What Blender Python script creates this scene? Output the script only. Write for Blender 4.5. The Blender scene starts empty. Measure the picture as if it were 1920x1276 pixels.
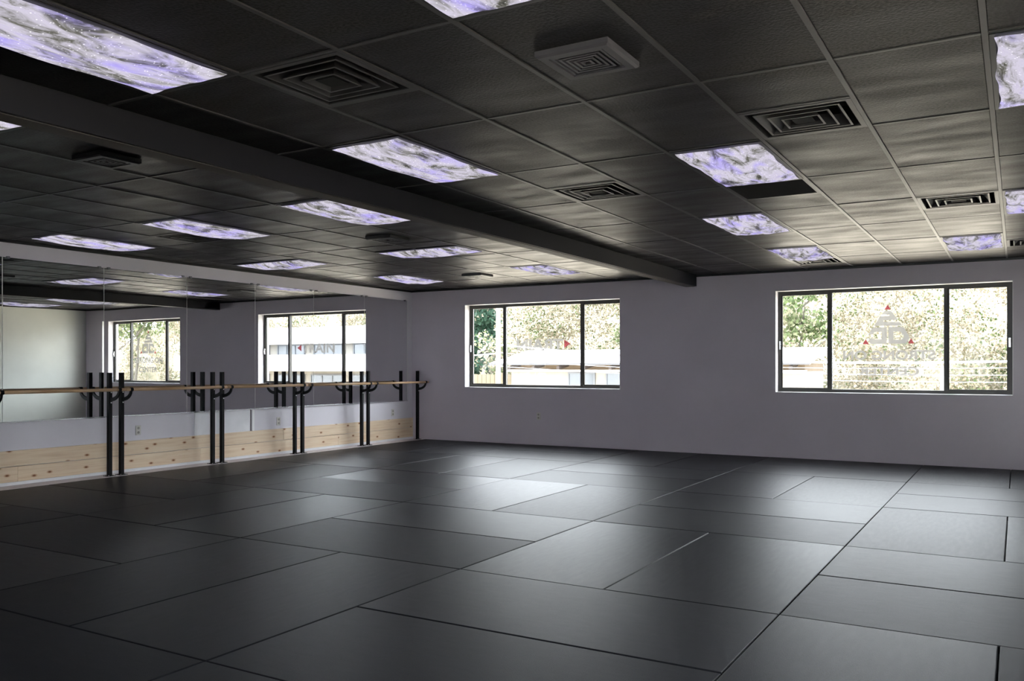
import bpy, bmesh, math, random
import numpy as np
from mathutils import Vector, Matrix

random.seed(7)
rng = np.random.default_rng(11)
scene = bpy.context.scene
COL = scene.collection

# ------------------------------------------------------------------ camera, sky, sun, exposure
cam_d = bpy.data.cameras.new('camera')
cam = bpy.data.objects.new('camera', cam_d)
COL.objects.link(cam)
cam.location = (9.4942, -12.5788, 1.2855)
cam.rotation_euler = (math.pi / 2, 0, 0.5309)
cam_d.sensor_width = 36.0
cam_d.lens = 36.0 * 1615.1 / 1920.0
cam_d.shift_y = 50.46 / 1920.0
cam_d.clip_start = 0.05
cam_d.clip_end = 300
scene.camera = cam

world = bpy.data.worlds.new('world')
scene.world = world
world.use_nodes = True
bg = world.node_tree.nodes['Background']
bg.inputs['Color'].default_value = (0.90, 0.925, 1.0, 1)
bg.inputs['Strength'].default_value = 20.0

sun_d = bpy.data.lights.new('sun', 'SUN')
sun_d.energy = 5.0
sun_d.angle = math.radians(4)
sun_d.color = (1.0, 0.95, 0.86)
sun = bpy.data.objects.new('sun', sun_d)
COL.objects.link(sun)
sun.rotation_euler = (math.radians(48), 0, math.radians(-20))   # from behind the building onto the hillside

vs = scene.view_settings
vs.view_transform = 'Standard'
vs.look = 'None'
vs.gamma = 1.0
vs.use_curve_mapping = False
vs.exposure = 0.0

# ------------------------------------------------------------------ measures of the place
H = 2.6694                     # ceiling
GX, GY = 8.7665, -9.7286       # ceiling grid origin
TX, TY = 0.6096, 1.2192
W = 10.0                       # right wall
YB = -16.0                     # rear wall
WT = 0.30                      # outer wall thickness
WIN = [(1.146, 4.089, 0.935, 2.382), (6.487, 9.446, 0.925, 2.388)]
FY = 0.15                      # window frame plane
BX0, BX1, BZ = 5.17, 5.33, 2.50


# ------------------------------------------------------------------ material helpers
def new_mat(name):
    m = bpy.data.materials.new(name)
    m.use_nodes = True
    nt = m.node_tree
    b = nt.nodes['Principled BSDF']
    return m, nt, b


def N(nt, typ, **kw):
    n = nt.nodes.new(typ)
    for k, v in kw.items():
        setattr(n, k, v)
    return n


def ramp(nt, fac, stops):
    r = N(nt, 'ShaderNodeValToRGB')
    e = r.color_ramp.elements
    while len(e) < len(stops):
        e.new(0.5)
    for el, (p, c) in zip(e, stops):
        el.position = p
        el.color = (c[0], c[1], c[2], 1)
    nt.links.new(fac, r.inputs['Fac'])
    return r.outputs['Color']


def simple(name, col, rough=0.5, metal=0.0, spec=0.5, bump=0.0, bscale=200.0, var=0.0, vscale=3.0, coord='Object'):
    m, nt, b = new_mat(name)
    b.inputs['Base Color'].default_value = (*col, 1)
    b.inputs['Roughness'].default_value = rough
    b.inputs['Metallic'].default_value = metal
    b.inputs['Specular IOR Level'].default_value = spec
    tc = N(nt, 'ShaderNodeTexCoord')
    if var > 0:
        n = N(nt, 'ShaderNodeTexNoise')
        n.inputs['Scale'].default_value = vscale
        n.inputs['Detail'].default_value = 4
        nt.links.new(tc.outputs[coord], n.inputs['Vector'])
        lo = tuple(c * (1 - var) for c in col)
        hi = tuple(min(1, c * (1 + var)) for c in col)
        c = ramp(nt, n.outputs['Fac'], [(0.3, lo), (0.7, hi)])
        nt.links.new(c, b.inputs['Base Color'])
    if bump > 0:
        n2 = N(nt, 'ShaderNodeTexNoise')
        n2.inputs['Scale'].default_value = bscale
        n2.inputs['Detail'].default_value = 3
        nt.links.new(tc.outputs[coord], n2.inputs['Vector'])
        bp = N(nt, 'ShaderNodeBump')
        bp.inputs['Strength'].default_value = bump
        bp.inputs['Distance'].default_value = 0.01
        nt.links.new(n2.outputs['Fac'], bp.inputs['Height'])
        nt.links.new(bp.outputs['Normal'], b.inputs['Normal'])
    return m


def mat_mats():
    m, nt, b = new_mat('vinyl_mat_charcoal')
    tc = N(nt, 'ShaderNodeTexCoord')
    oi = N(nt, 'ShaderNodeObjectInfo')
    mp = N(nt, 'ShaderNodeMapping')
    mp.inputs['Scale'].default_value = (3.0, 14.0, 3.0)
    nt.links.new(tc.outputs['Object'], mp.inputs['Vector'])
    n = N(nt, 'ShaderNodeTexNoise')
    n.inputs['Scale'].default_value = 2.2
    n.inputs['Detail'].default_value = 5
    nt.links.new(mp.outputs['Vector'], n.inputs['Vector'])
    c = ramp(nt, n.outputs['Fac'], [(0.25, (0.0055, 0.0058, 0.007)), (0.75, (0.0085, 0.009, 0.011))])
    nt.links.new(c, b.inputs['Base Color'])
    mr = N(nt, 'ShaderNodeMapRange')
    mr.inputs['To Min'].default_value = 0.33
    mr.inputs['To Max'].default_value = 0.44
    nt.links.new(oi.outputs['Random'], mr.inputs['Value'])
    ad = N(nt, 'ShaderNodeMath', operation='MULTIPLY_ADD')
    ad.inputs[1].default_value = 0.08
    nt.links.new(n.outputs['Fac'], ad.inputs[0])
    nt.links.new(mr.outputs['Result'], ad.inputs[2])
    nt.links.new(ad.outputs[0], b.inputs['Roughness'])
    b.inputs['Specular IOR Level'].default_value = 0.11
    n2 = N(nt, 'ShaderNodeTexNoise')
    n2.inputs['Scale'].default_value = 260
    n2.inputs['Detail'].default_value = 2
    nt.links.new(tc.outputs['Object'], n2.inputs['Vector'])
    bp = N(nt, 'ShaderNodeBump')
    bp.inputs['Strength'].default_value = 0.25
    bp.inputs['Distance'].default_value = 0.004
    nt.links.new(n2.outputs['Fac'], bp.inputs['Height'])
    nt.links.new(bp.outputs['Normal'], b.inputs['Normal'])
    return m


def mat_tile():
    m, nt, b = new_mat('acoustic_tile_black')
    tc = N(nt, 'ShaderNodeTexCoord')
    oi = N(nt, 'ShaderNodeObjectInfo')
    vm = N(nt, 'ShaderNodeVectorMath', operation='ADD')
    cb = N(nt, 'ShaderNodeCombineXYZ')
    ml = N(nt, 'ShaderNodeMath', operation='MULTIPLY')
    ml.inputs[1].default_value = 37.0
    nt.links.new(oi.outputs['Random'], ml.inputs[0])
    nt.links.new(ml.outputs[0], cb.inputs['X'])
    nt.links.new(ml.outputs[0], cb.inputs['Y'])
    nt.links.new(tc.outputs['Object'], vm.inputs[0])
    nt.links.new(cb.outputs['Vector'], vm.inputs[1])
    mp = N(nt, 'ShaderNodeMapping')
    mp.inputs['Scale'].default_value = (1.1, 3.2, 1)
    nt.links.new(vm.outputs[0], mp.inputs['Vector'])
    n = N(nt, 'ShaderNodeTexNoise')
    n.inputs['Scale'].default_value = 1.6
    n.inputs['Detail'].default_value = 4
    nt.links.new(mp.outputs['Vector'], n.inputs['Vector'])
    c1 = ramp(nt, n.outputs['Fac'], [(0.30, (0.009, 0.0088, 0.0095)), (0.52, (0.018, 0.0172, 0.0175)), (0.78, (0.042, 0.039, 0.036))])
    sp = N(nt, 'ShaderNodeTexNoise')
    sp.inputs['Scale'].default_value = 70
    sp.inputs['Detail'].default_value = 3
    nt.links.new(vm.outputs[0], sp.inputs['Vector'])
    spr = ramp(nt, sp.outputs['Fac'], [(0.38, (0.25, 0.25, 0.25)), (0.60, (1.25, 1.25, 1.25))])
    mx = N(nt, 'ShaderNodeMix', data_type='RGBA', blend_type='MULTIPLY')
    mx.inputs['Factor'].default_value = 1.0
    nt.links.new(c1, mx.inputs['A'])
    nt.links.new(spr, mx.inputs['B'])
    nt.links.new(mx.outputs['Result'], b.inputs['Base Color'])
    b.inputs['Roughness'].default_value = 0.42
    b.inputs['Specular IOR Level'].default_value = 0.16
    b.inputs['Specular Tint'].default_value = (1.0, 0.90, 0.78, 1)
    rr = N(nt, 'ShaderNodeMapRange')
    rr.inputs['From Min'].default_value = 0.3
    rr.inputs['From Max'].default_value = 0.7
    rr.inputs['To Min'].default_value = 0.33
    rr.inputs['To Max'].default_value = 0.52
    nt.links.new(n.outputs['Fac'], rr.inputs['Value'])
    nt.links.new(rr.outputs['Result'], b.inputs['Roughness'])
    bp = N(nt, 'ShaderNodeBump')
    bp.inputs['Strength'].default_value = 0.5
    bp.inputs['Distance'].default_value = 0.004
    nt.links.new(sp.outputs['Fac'], bp.inputs['Height'])
    nt.links.new(bp.outputs['Normal'], b.inputs['Normal'])
    return m


def mat_galaxy():
    # back-lit printed fabric light cover: the lamp behind shines through the print
    m = bpy.data.materials.new('galaxy_print_backlit')
    m.use_nodes = True
    nt = m.node_tree
    nt.nodes.clear()
    out = N(nt, 'ShaderNodeOutputMaterial')
    tc = N(nt, 'ShaderNodeTexCoord')
    oi = N(nt, 'ShaderNodeObjectInfo')
    ml = N(nt, 'ShaderNodeMath', operation='MULTIPLY')
    ml.inputs[1].default_value = 61.0
    nt.links.new(oi.outputs['Random'], ml.inputs[0])
    cb = N(nt, 'ShaderNodeCombineXYZ')
    for k in 'XYZ':
        nt.links.new(ml.outputs[0], cb.inputs[k])
    vm = N(nt, 'ShaderNodeVectorMath', operation='ADD')
    nt.links.new(tc.outputs['Object'], vm.inputs[0])
    nt.links.new(cb.outputs['Vector'], vm.inputs[1])
    mp = N(nt, 'ShaderNodeMapping')
    mp.inputs['Rotation'].default_value = (0, 0, 0.5)
    mp.inputs['Scale'].default_value = (9.0, 3.0, 1.0)
    nt.links.new(vm.outputs[0], mp.inputs['Vector'])
    n1 = N(nt, 'ShaderNodeTexNoise')
    n1.inputs['Scale'].default_value = 1.25
    n1.inputs['Detail'].default_value = 9
    n1.inputs['Roughness'].default_value = 0.68
    n1.inputs['Distortion'].default_value = 0.7
    nt.links.new(mp.outputs['Vector'], n1.inputs['Vector'])
    c1 = ramp(nt, n1.outputs['Fac'], [(0.30, (0.03, 0.03, 0.024)), (0.40, (0.16, 0.155, 0.135)), (0.47, (0.42, 0.40, 0.44)),
                                      (0.56, (0.64, 0.60, 0.72)), (0.72, (0.52, 0.47, 0.64))])
    n2 = N(nt, 'ShaderNodeTexNoise')
    n2.inputs['Scale'].default_value = 0.9
    n2.inputs['Detail'].default_value = 4
    n2.inputs['Distortion'].default_value = 0.5
    nt.links.new(mp.outputs['Vector'], n2.inputs['Vector'])
    vio = ramp(nt, n2.outputs['Fac'], [(0.48, (1, 1, 1)), (0.70, (0.72, 0.66, 1.25))])
    mx = N(nt, 'ShaderNodeMix', data_type='RGBA', blend_type='MULTIPLY')
    mx.inputs['Factor'].default_value = 1.0
    nt.links.new(c1, mx.inputs['A'])
    nt.links.new(vio, mx.inputs['B'])
    vo = N(nt, 'ShaderNodeTexVoronoi', feature='F1')
    vo.inputs['Scale'].default_value = 46
    nt.links.new(vm.outputs[0], vo.inputs['Vector'])
    st = ramp(nt, vo.outputs['Distance'], [(0.07, (0.9, 0.9, 0.92)), (0.20, (0, 0, 0))])
    ad = N(nt, 'ShaderNodeMix', data_type='RGBA', blend_type='ADD')
    ad.inputs['Factor'].default_value = 0.7
    nt.links.new(mx.outputs['Result'], ad.inputs['A'])
    nt.links.new(st, ad.inputs['B'])
    em = N(nt, 'ShaderNodeEmission')
    em.inputs['Strength'].default_value = 1.1
    nt.links.new(ad.outputs['Result'], em.inputs['Color'])
    nt.links.new(em.outputs[0], out.inputs['Surface'])
    return m


def mat_pine():
    m, nt, b = new_mat('knotty_pine')
    tc = N(nt, 'ShaderNodeTexCoord')
    oi = N(nt, 'ShaderNodeObjectInfo')
    ml = N(nt, 'ShaderNodeMath', operation='MULTIPLY')
    ml.inputs[1].default_value = 29.0
    nt.links.new(oi.outputs['Random'], ml.inputs[0])
    cb = N(nt, 'ShaderNodeCombineXYZ')
    nt.links.new(ml.outputs[0], cb.inputs['Y'])
    nt.links.new(ml.outputs[0], cb.inputs['Z'])
    vm = N(nt, 'ShaderNodeVectorMath', operation='ADD')
    nt.links.new(tc.outputs['Object'], vm.inputs[0])
    nt.links.new(cb.outputs['Vector'], vm.inputs[1])
    mp = N(nt, 'ShaderNodeMapping')
    mp.inputs['Scale'].default_value = (1, 1.2, 26)
    nt.links.new(vm.outputs[0], mp.inputs['Vector'])
    n = N(nt, 'ShaderNodeTexNoise')
    n.inputs['Scale'].default_value = 1.5
    n.inputs['Detail'].default_value = 5
    n.inputs['Distortion'].default_value = 0.3
    nt.links.new(mp.outputs['Vector'], n.inputs['Vector'])
    c = ramp(nt, n.outputs['Fac'], [(0.25, (0.68, 0.49, 0.32)), (0.5, (0.78, 0.61, 0.43)), (0.8, (0.83, 0.69, 0.52))])
    sx = N(nt, 'ShaderNodeSeparateXYZ')
    nt.links.new(vm.outputs[0], sx.inputs[0])
    cx = N(nt, 'ShaderNodeCombineXYZ')
    nt.links.new(sx.outputs['Y'], cx.inputs['X'])
    nt.links.new(sx.outputs['Z'], cx.inputs['Y'])
    mp2 = N(nt, 'ShaderNodeMapping')
    mp2.inputs['Scale'].default_value = (2.8, 5.5, 1.0)
    nt.links.new(cx.outputs['Vector'], mp2.inputs['Vector'])
    vo = N(nt, 'ShaderNodeTexVoronoi', feature='F1', voronoi_dimensions='2D')
    vo.inputs['Scale'].default_value = 1.0
    nt.links.new(mp2.outputs['Vector'], vo.inputs['Vector'])
    k = ramp(nt, vo.outputs['Distance'], [(0.036, (0.30, 0.13, 0.06)), (0.070, (0.78, 0.64, 0.52)), (0.12, (1, 1, 1))])
    mx = N(nt, 'ShaderNodeMix', data_type='RGBA', blend_type='MULTIPLY')
    mx.inputs['Factor'].default_value = 1.0
    nt.links.new(c, mx.inputs['A'])
    nt.links.new(k, mx.inputs['B'])
    nt.links.new(mx.outputs['Result'], b.inputs['Base Color'])
    b.inputs['Roughness'].default_value = 0.5
    return m


def mat_barwood():
    m, nt, b = new_mat('barre_wood')
    tc = N(nt, 'ShaderNodeTexCoord')
    mp = N(nt, 'ShaderNodeMapping')
    mp.inputs['Scale'].default_value = (30, 2, 30)
    nt.links.new(tc.outputs['Object'], mp.inputs['Vector'])
    n = N(nt, 'ShaderNodeTexNoise')
    n.inputs['Scale'].default_value = 1.5
    n.inputs['Detail'].default_value = 4
    nt.links.new(mp.outputs['Vector'], n.inputs['Vector'])
    c = ramp(nt, n.outputs['Fac'], [(0.3, (0.42, 0.25, 0.13)), (0.7, (0.56, 0.38, 0.22))])
    nt.links.new(c, b.inputs['Base Color'])
    b.inputs['Roughness'].default_value = 0.38
    return m


def mat_glass():
    m = bpy.data.materials.new('window_glass')
    m.use_nodes = True
    nt = m.node_tree
    nt.nodes.clear()
    out = N(nt, 'ShaderNodeOutputMaterial')
    tr = N(nt, 'ShaderNodeBsdfTransparent')
    tr.inputs['Color'].default_value = (0.94, 0.96, 0.95, 1)
    gl = N(nt, 'ShaderNodeBsdfGlossy')
    gl.inputs['Roughness'].default_value = 0.0
    lw = N(nt, 'ShaderNodeLayerWeight')
    pw = N(nt, 'ShaderNodeMath', operation='POWER')
    pw.inputs[1].default_value = 5.0
    nt.links.new(lw.outputs['Facing'], pw.inputs[0])
    fr = N(nt, 'ShaderNodeMath', operation='MULTIPLY_ADD')
    fr.inputs[1].default_value = 0.90
    fr.inputs[2].default_value = 0.005
    nt.links.new(pw.outputs[0], fr.inputs[0])
    lw.inputs['Blend'].default_value = 0.5
    mx = N(nt, 'ShaderNodeMixShader')
    nt.links.new(fr.outputs[0], mx.inputs[0])
    nt.links.new(tr.outputs[0], mx.inputs[1])
    nt.links.new(gl.outputs[0], mx.inputs[2])
    nt.links.new(mx.outputs[0], out.inputs['Surface'])
    return m


def mat_vinyl(name, col, clear, tcol):
    m = bpy.data.materials.new(name)
    m.use_nodes = True
    nt = m.node_tree
    nt.nodes.clear()
    out = N(nt, 'ShaderNodeOutputMaterial')
    tr = N(nt, 'ShaderNodeBsdfTransparent')
    tr.inputs['Color'].default_value = (*col, 1)
    tl = N(nt, 'ShaderNodeBsdfTranslucent')
    tl.inputs['Color'].default_value = (*tcol, 1)
    mx = N(nt, 'ShaderNodeMixShader')
    mx.inputs[0].default_value = clear
    nt.links.new(tl.outputs[0], mx.inputs[1])
    nt.links.new(tr.outputs[0], mx.inputs[2])
    nt.links.new(mx.outputs[0], out.inputs['Surface'])
    return m


def mat_foliage(name, stops, scale=0.55, tr=0.35):
    m, nt, b = new_mat(name)
    geo = N(nt, 'ShaderNodeNewGeometry')
    n = N(nt, 'ShaderNodeTexNoise')
    n.inputs['Scale'].default_value = scale
    n.inputs['Detail'].default_value = 8
    n.inputs['Roughness'].default_value = 0.75
    nt.links.new(geo.outputs['Position'], n.inputs['Vector'])
    mr = N(nt, 'ShaderNodeMath', operation='MULTIPLY_ADD')
    mr.inputs[1].default_value = 0.28
    nt.links.new(geo.outputs['Random Per Island'], mr.inputs[0])
    sb = N(nt, 'ShaderNodeMath', operation='SUBTRACT')
    sb.inputs[1].default_value = 0.14
    nt.links.new(n.outputs['Fac'], sb.inputs[0])
    nt.links.new(sb.outputs[0], mr.inputs[2])
    c = ramp(nt, mr.outputs[0], stops)
    nt.links.new(c, b.inputs['Base Color'])
    b.inputs['Roughness'].default_value = 0.6
    b.inputs['Specular IOR Level'].default_value = 0.2
    tl = N(nt, 'ShaderNodeBsdfTranslucent')
    nt.links.new(c, tl.inputs['Color'])
    mx = N(nt, 'ShaderNodeMixShader')
    mx.inputs[0].default_value = tr
    out = nt.nodes['Material Output']
    nt.links.new(b.outputs[0], mx.inputs[1])
    nt.links.new(tl.outputs[0], mx.inputs[2])
    nt.links.new(mx.outputs[0], out.inputs['Surface'])
    return m


M = {
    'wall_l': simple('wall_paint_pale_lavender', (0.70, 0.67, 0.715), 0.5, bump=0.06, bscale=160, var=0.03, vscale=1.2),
    'pale': simple('pale_greenish_paint', (0.80, 0.82, 0.74), 0.6, var=0.03),
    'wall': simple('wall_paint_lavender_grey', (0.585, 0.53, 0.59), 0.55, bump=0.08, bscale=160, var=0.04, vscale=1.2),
    'white': simple('white_paint', (0.80, 0.79, 0.80), 0.45, var=0.03),
    'board': simple('patched_white_board', (0.78, 0.77, 0.79), 0.5, var=0.05, vscale=5),
    'ledge': simple('ledge_painted_wood', (0.66, 0.61, 0.62), 0.45, var=0.06, vscale=4),
    'beam': simple('beam_paint_grey', (0.013, 0.0127, 0.016), 0.6, spec=0.25, var=0.06, vscale=2),
    'soffit': simple('beam_soffit_paint', (0.06, 0.05, 0.042), 0.6, var=0.06),
    'black': simple('black_metal', (0.006, 0.006, 0.0065), 0.42),
    'postblack': simple('black_powder_coat', (0.004, 0.004, 0.0045), 0.55, spec=0.15, bump=0.05, bscale=500),
    'grid': simple('grid_runner_grey', (0.042, 0.040, 0.040), 0.42, var=0.15, vscale=6),
    'duct': simple('duct_dark', (0.006, 0.006, 0.006), 0.8),
    'vane': simple('diffuser_dark_paint', (0.040, 0.039, 0.040), 0.42, var=0.1),
    'vanegrey': simple('register_grey_paint', (0.06, 0.058, 0.066), 0.5, var=0.08),
    'bronze': simple('dark_bronze_frame', (0.020, 0.018, 0.014), 0.42, metal=0.0),
    'chrome': simple('bright_aluminium', (0.75, 0.76, 0.78), 0.25, metal=1.0),
    'clip': simple('clip_steel', (0.20, 0.20, 0.21), 0.3, metal=1.0),
    'bolt': simple('zinc_bolt', (0.75, 0.75, 0.76), 0.3, metal=1.0),
    'plate': simple('outlet_plastic', (0.62, 0.60, 0.55), 0.4),
    'slot': simple('outlet_face', (0.36, 0.34, 0.31), 0.5),
    'mirror': simple('mirror_silver', (0.78, 0.79, 0.80), 0.0, metal=1.0),
    'mirror_edge': simple('mirror_glass_edge', (0.70, 0.72, 0.66), 0.3),
    'mat': mat_mats(), 'tile': mat_tile(), 'galaxy': mat_galaxy(), 'pine': mat_pine(), 'bar': mat_barwood(),
    'glass': mat_glass(),
    'vinyl': mat_vinyl('frosted_grey_vinyl', (0.62, 0.60, 0.58), 0.22, (0.068, 0.066, 0.064)),
    'vinyl_red': mat_vinyl('red_vinyl', (0.50, 0.08, 0.10), 0.35, (0.062, 0.016, 0.018)),
    'subfloor': simple('subfloor_concrete', (0.10, 0.10, 0.10), 0.8, var=0.2),
    'caulk': simple('dark_gap', (0.10, 0.08, 0.09), 0.8),
}


# ------------------------------------------------------------------ mesh helpers
class MB:
    def __init__(self):
        self.v, self.f, self.mi = [], [], []

    def quad(self, pts, mi=0):
        n = len(self.v)
        self.v += [tuple(p) for p in pts]
        self.f.append(tuple(range(n, n + len(pts))))
        self.mi.append(mi)

    def box(self, x0, x1, y0, y1, z0, z1, mi=0):
        n = len(self.v)
        self.v += [(x0, y0, z0), (x1, y0, z0), (x1, y1, z0), (x0, y1, z0), (x0, y0, z1), (x1, y0, z1), (x1, y1, z1), (x0, y1, z1)]
        for q in ((0, 3, 2, 1), (4, 5, 6, 7), (0, 1, 5, 4), (1, 2, 6, 5), (2, 3, 7, 6), (3, 0, 4, 7)):
            self.f.append(tuple(n + i for i in q))
            self.mi.append(mi)

    def cyl(self, p0, p1, r, seg=12, mi=0, r1=None):
        p0, p1 = Vector(p0), Vector(p1)
        d = (p1 - p0).normalized()
        a = d.orthogonal().normalized()
        b = d.cross(a)
        r1 = r if r1 is None else r1
        n = len(self.v)
        for p, rr in ((p0, r), (p1, r1)):
            for k in range(seg):
                t = 2 * math.pi * k / seg
                self.v.append(tuple(p + a * (rr * math.cos(t)) + b * (rr * math.sin(t))))
        for k in range(seg):
            k2 = (k + 1) % seg
            self.f.append((n + k, n + k2, n + seg + k2, n + seg + k))
            self.mi.append(mi)
        self.f.append(tuple(n + k for k in reversed(range(seg))))
        self.mi.append(mi)
        self.f.append(tuple(n + seg + k for k in range(seg)))
        self.mi.append(mi)

    def tube(self, pts, r, seg=8, mi=0):
        pts = [Vector(p) for p in pts]
        rings = []
        up = Vector((0, 0, 1))
        for i, p in enumerate(pts):
            d = (pts[min(i + 1, len(pts) - 1)] - pts[max(i - 1, 0)]).normalized()
            a = d.cross(up)
            a = d.orthogonal().normalized() if a.length < 1e-3 else a.normalized()
            b = a.cross(d)
            rr = r[i] if isinstance(r, (list, tuple)) else r
            n = len(self.v)
            rings.append(n)
            for k in range(seg):
                t = 2 * math.pi * k / seg
                self.v.append(tuple(p + a * (rr * math.cos(t)) + b * (rr * math.sin(t))))
        for i in range(len(rings) - 1):
            for k in range(seg):
                k2 = (k + 1) % seg
                self.f.append((rings[i] + k, rings[i] + k2, rings[i + 1] + k2, rings[i + 1] + k))
                self.mi.append(mi)
        self.f.append(tuple(rings[0] + k for k in reversed(range(seg))))
        self.mi.append(mi)
        self.f.append(tuple(rings[-1] + k for k in range(seg)))
        self.mi.append(mi)

    def prism(self, poly, y0, y1, mi=0):
        """poly = [(x,z)...] extruded along y"""
        n = len(self.v)
        k = len(poly)
        for y in (y0, y1):
            self.v += [(p[0], y, p[1]) for p in poly]
        self.f.append(tuple(n + i for i in range(k)))
        self.mi.append(mi)
        self.f.append(tuple(n + k + i for i in reversed(range(k))))
        self.mi.append(mi)
        for i in range(k):
            j = (i + 1) % k
            self.f.append((n + j, n + i, n + k + i, n + k + j))
            self.mi.append(mi)

    def mesh(self, name, mats, smooth=False):
        me = bpy.data.meshes.new(name)
        me.from_pydata(self.v, [], self.f)
        for m in (mats if isinstance(mats, (list, tuple)) else [mats]):
            me.materials.append(m)
        me.polygons.foreach_set('material_index', self.mi)
        if smooth:
            me.polygons.foreach_set('use_smooth', [len(f) == 4 for f in self.f])
        bm = bmesh.new()
        bm.from_mesh(me)
        bmesh.ops.recalc_face_normals(bm, faces=bm.faces)
        bm.to_mesh(me)
        bm.free()
        me.update()
        return me

    def build(self, name, mats, parent=None, loc=None, smooth=False):
        return link(name, self.mesh(name, mats, smooth), parent, loc)


def link(name, data, parent=None, loc=None):
    o = bpy.data.objects.new(name, data)
    COL.objects.link(o)
    if parent is not None:
        o.parent = parent
    if loc is not None:
        o.location = loc
    return o


def tag(o, label=None, cat=None, group=None, kind=None):
    if label:
        o['label'] = label
    if cat:
        o['category'] = cat
    if group:
        o['group'] = group
    if kind:
        o['kind'] = kind
    return o


def empty(name, loc=(0, 0, 0)):
    o = bpy.data.objects.new(name, None)
    COL.objects.link(o)
    o.location = loc
    o.empty_display_size = 0.1
    return o


def copy_tree(o, parent=None):
    c = o.copy()
    COL.objects.link(c)
    if parent is not None:
        c.parent = parent
    for ch in list(o.children):
        copy_tree(ch, c)
    return c


# ------------------------------------------------------------------ floor and mats
b = MB()
b.box(-0.2, W + WT, YB - 0.2, WT, -0.25, -0.04)
floor = tag(b.build('floor', M['subfloor']), 'dark floor covered edge to edge with charcoal training mats', 'floor', kind='structure')


def mat_mesh(lx, ly):
    b = MB()
    g, c, t = 0.0025, 0.006, 0.04
    x0, x1, y0, y1 = -lx / 2 + g, lx / 2 - g, -ly / 2 + g, ly / 2 - g
    ring = lambda i, z: [(x0 + i, y0 + i, z), (x1 - i, y0 + i, z), (x1 - i, y1 - i, z), (x0 + i, y1 - i, z)]
    a, d, e, f_ = ring(0, -t), ring(0, -c), ring(0.0025, -0.0018), ring(c, 0)
    for lo, hi in ((a, d), (d, e), (e, f_)):
        for k in range(4):
            k2 = (k + 1) % 4
            b.quad((lo[k], lo[k2], hi[k2], hi[k]))
    b.quad(f_)
    b.quad(list(reversed(a)))
    return b.mesh('floor_mat', M['mat'])


_mats = {}


def put_mat(x0, x1, y0, y1):
    lx, ly = round(x1 - x0, 3), round(y1 - y0, 3)
    along_y = ly > lx
    k = (ly, lx) if along_y else (lx, ly)
    if k not in _mats:
        _mats[k] = mat_mesh(*k)
    o = link('floor_mat', _mats[k], floor, ((x0 + x1) / 2, (y0 + y1) / 2, random.uniform(-0.0025, 0.0)))
    if along_y:
        o.rotation_euler = (0, 0, math.pi / 2)


XM = [0.31, 2.42, 4.42, 6.42, 8.42, W - 0.005]
YM = [-0.012, -2, -4, -6, -8, -10, -12, -14, YB + 0.005]
for ix in range(5):
    x0, x1 = XM[ix], XM[ix + 1]
    bx = 4 - ix
    for iy in range(8):
        y1, y0 = YM[iy], YM[iy + 1]
        if (bx + iy) % 2 == 0:      # split along x
            xm = 9.42 if bx == 0 else (1.42 if bx == 4 else (x0 + x1) / 2)
            put_mat(x0, xm, y0, y1)
            put_mat(xm, x1, y0, y1)
        else:
            ym = -1.0 if iy == 0 else (y0 + y1) / 2
            put_mat(x0, x1, y0, ym)
            put_mat(x0, x1, ym, y1)

# ------------------------------------------------------------------ walls
b = MB()
xs = [-WT, WIN[0][0], WIN[0][1], WIN[1][0], WIN[1][1], W + WT]
zt = H + 0.5
b.box(xs[0], xs[1], 0, WT, -0.25, zt)
b.box(xs[2], xs[3], 0, WT, -0.25, zt)
b.box(xs[4], xs[5], 0, WT, -0.25, zt)
for (x0, x1, z0, z1) in WIN:
    b.box(x0, x1, 0, WT, -0.25, z0)
    b.box(x0, x1, 0, WT, z1, zt)
tag(b.build('wall_back', M['wall']), 'lavender grey end wall holding the two wide windows', 'wall', kind='structure')
b = MB()
b.box(-WT, 0, YB - 0.2, 0, -0.25, zt)
wall_left = tag(b.build('wall_left', M['wall_l']), 'lavender grey side wall behind the row of mirrors', 'wall', kind='structure')
b = MB()
SW = (-11.60, -8.65, 0.93, 2.385)          # opening for an added, unseen side window that brings in more daylight
b.box(W, W + WT, YB - 0.2, SW[0], -0.25, zt); b.box(W, W + WT, SW[1], 0, -0.25, zt)
b.box(W, W + WT, SW[0], SW[1], -0.25, SW[2]); b.box(W, W + WT, SW[0], SW[1], SW[3], zt)
tag(b.build('wall_right', M['pale']), 'pale side wall seen only as a reflection in the mirrors', 'wall', kind='structure')
b = MB()
RW = [(5.90, 8.85)]                        # opening for an added, unseen rear window that brightens the end wall
b.box(-WT, RW[0][0], YB - WT, YB, -0.25, zt); b.box(RW[0][1], W + WT, YB - WT, YB, -0.25, zt)
for x0, x1 in RW:
    b.box(x0, x1, YB - WT, YB, -0.25, 0.93); b.box(x0, x1, YB - WT, YB, 2.385, zt)
tag(b.build('wall_rear', M['wall']), 'grey wall closing the room behind the viewer', 'wall', kind='structure')

# pale patched board set into the lower left wall with two strips
b = MB()
b.box(0, 0.006, -4.76, -3.83, 0.37, 0.69)
bd = tag(b.build('wall_board', M['board']), 'pale unpainted board let into the lower wall under the mirrors', 'board', kind='structure')
b = MB(); b.box(0, 0.012, -4.80, -4.755, 0.37, 0.69); b.build('edge_strip', M['white'], bd)
b = MB(); b.box(0, 0.012, -3.80, -3.755, 0.37, 0.69); b.build('edge_strip', M['white'], bd)
b = MB(); b.box(0, 0.007, -3.832, -3.815, 0.37, 0.69); b.build('gap', M['caulk'], bd)

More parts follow.
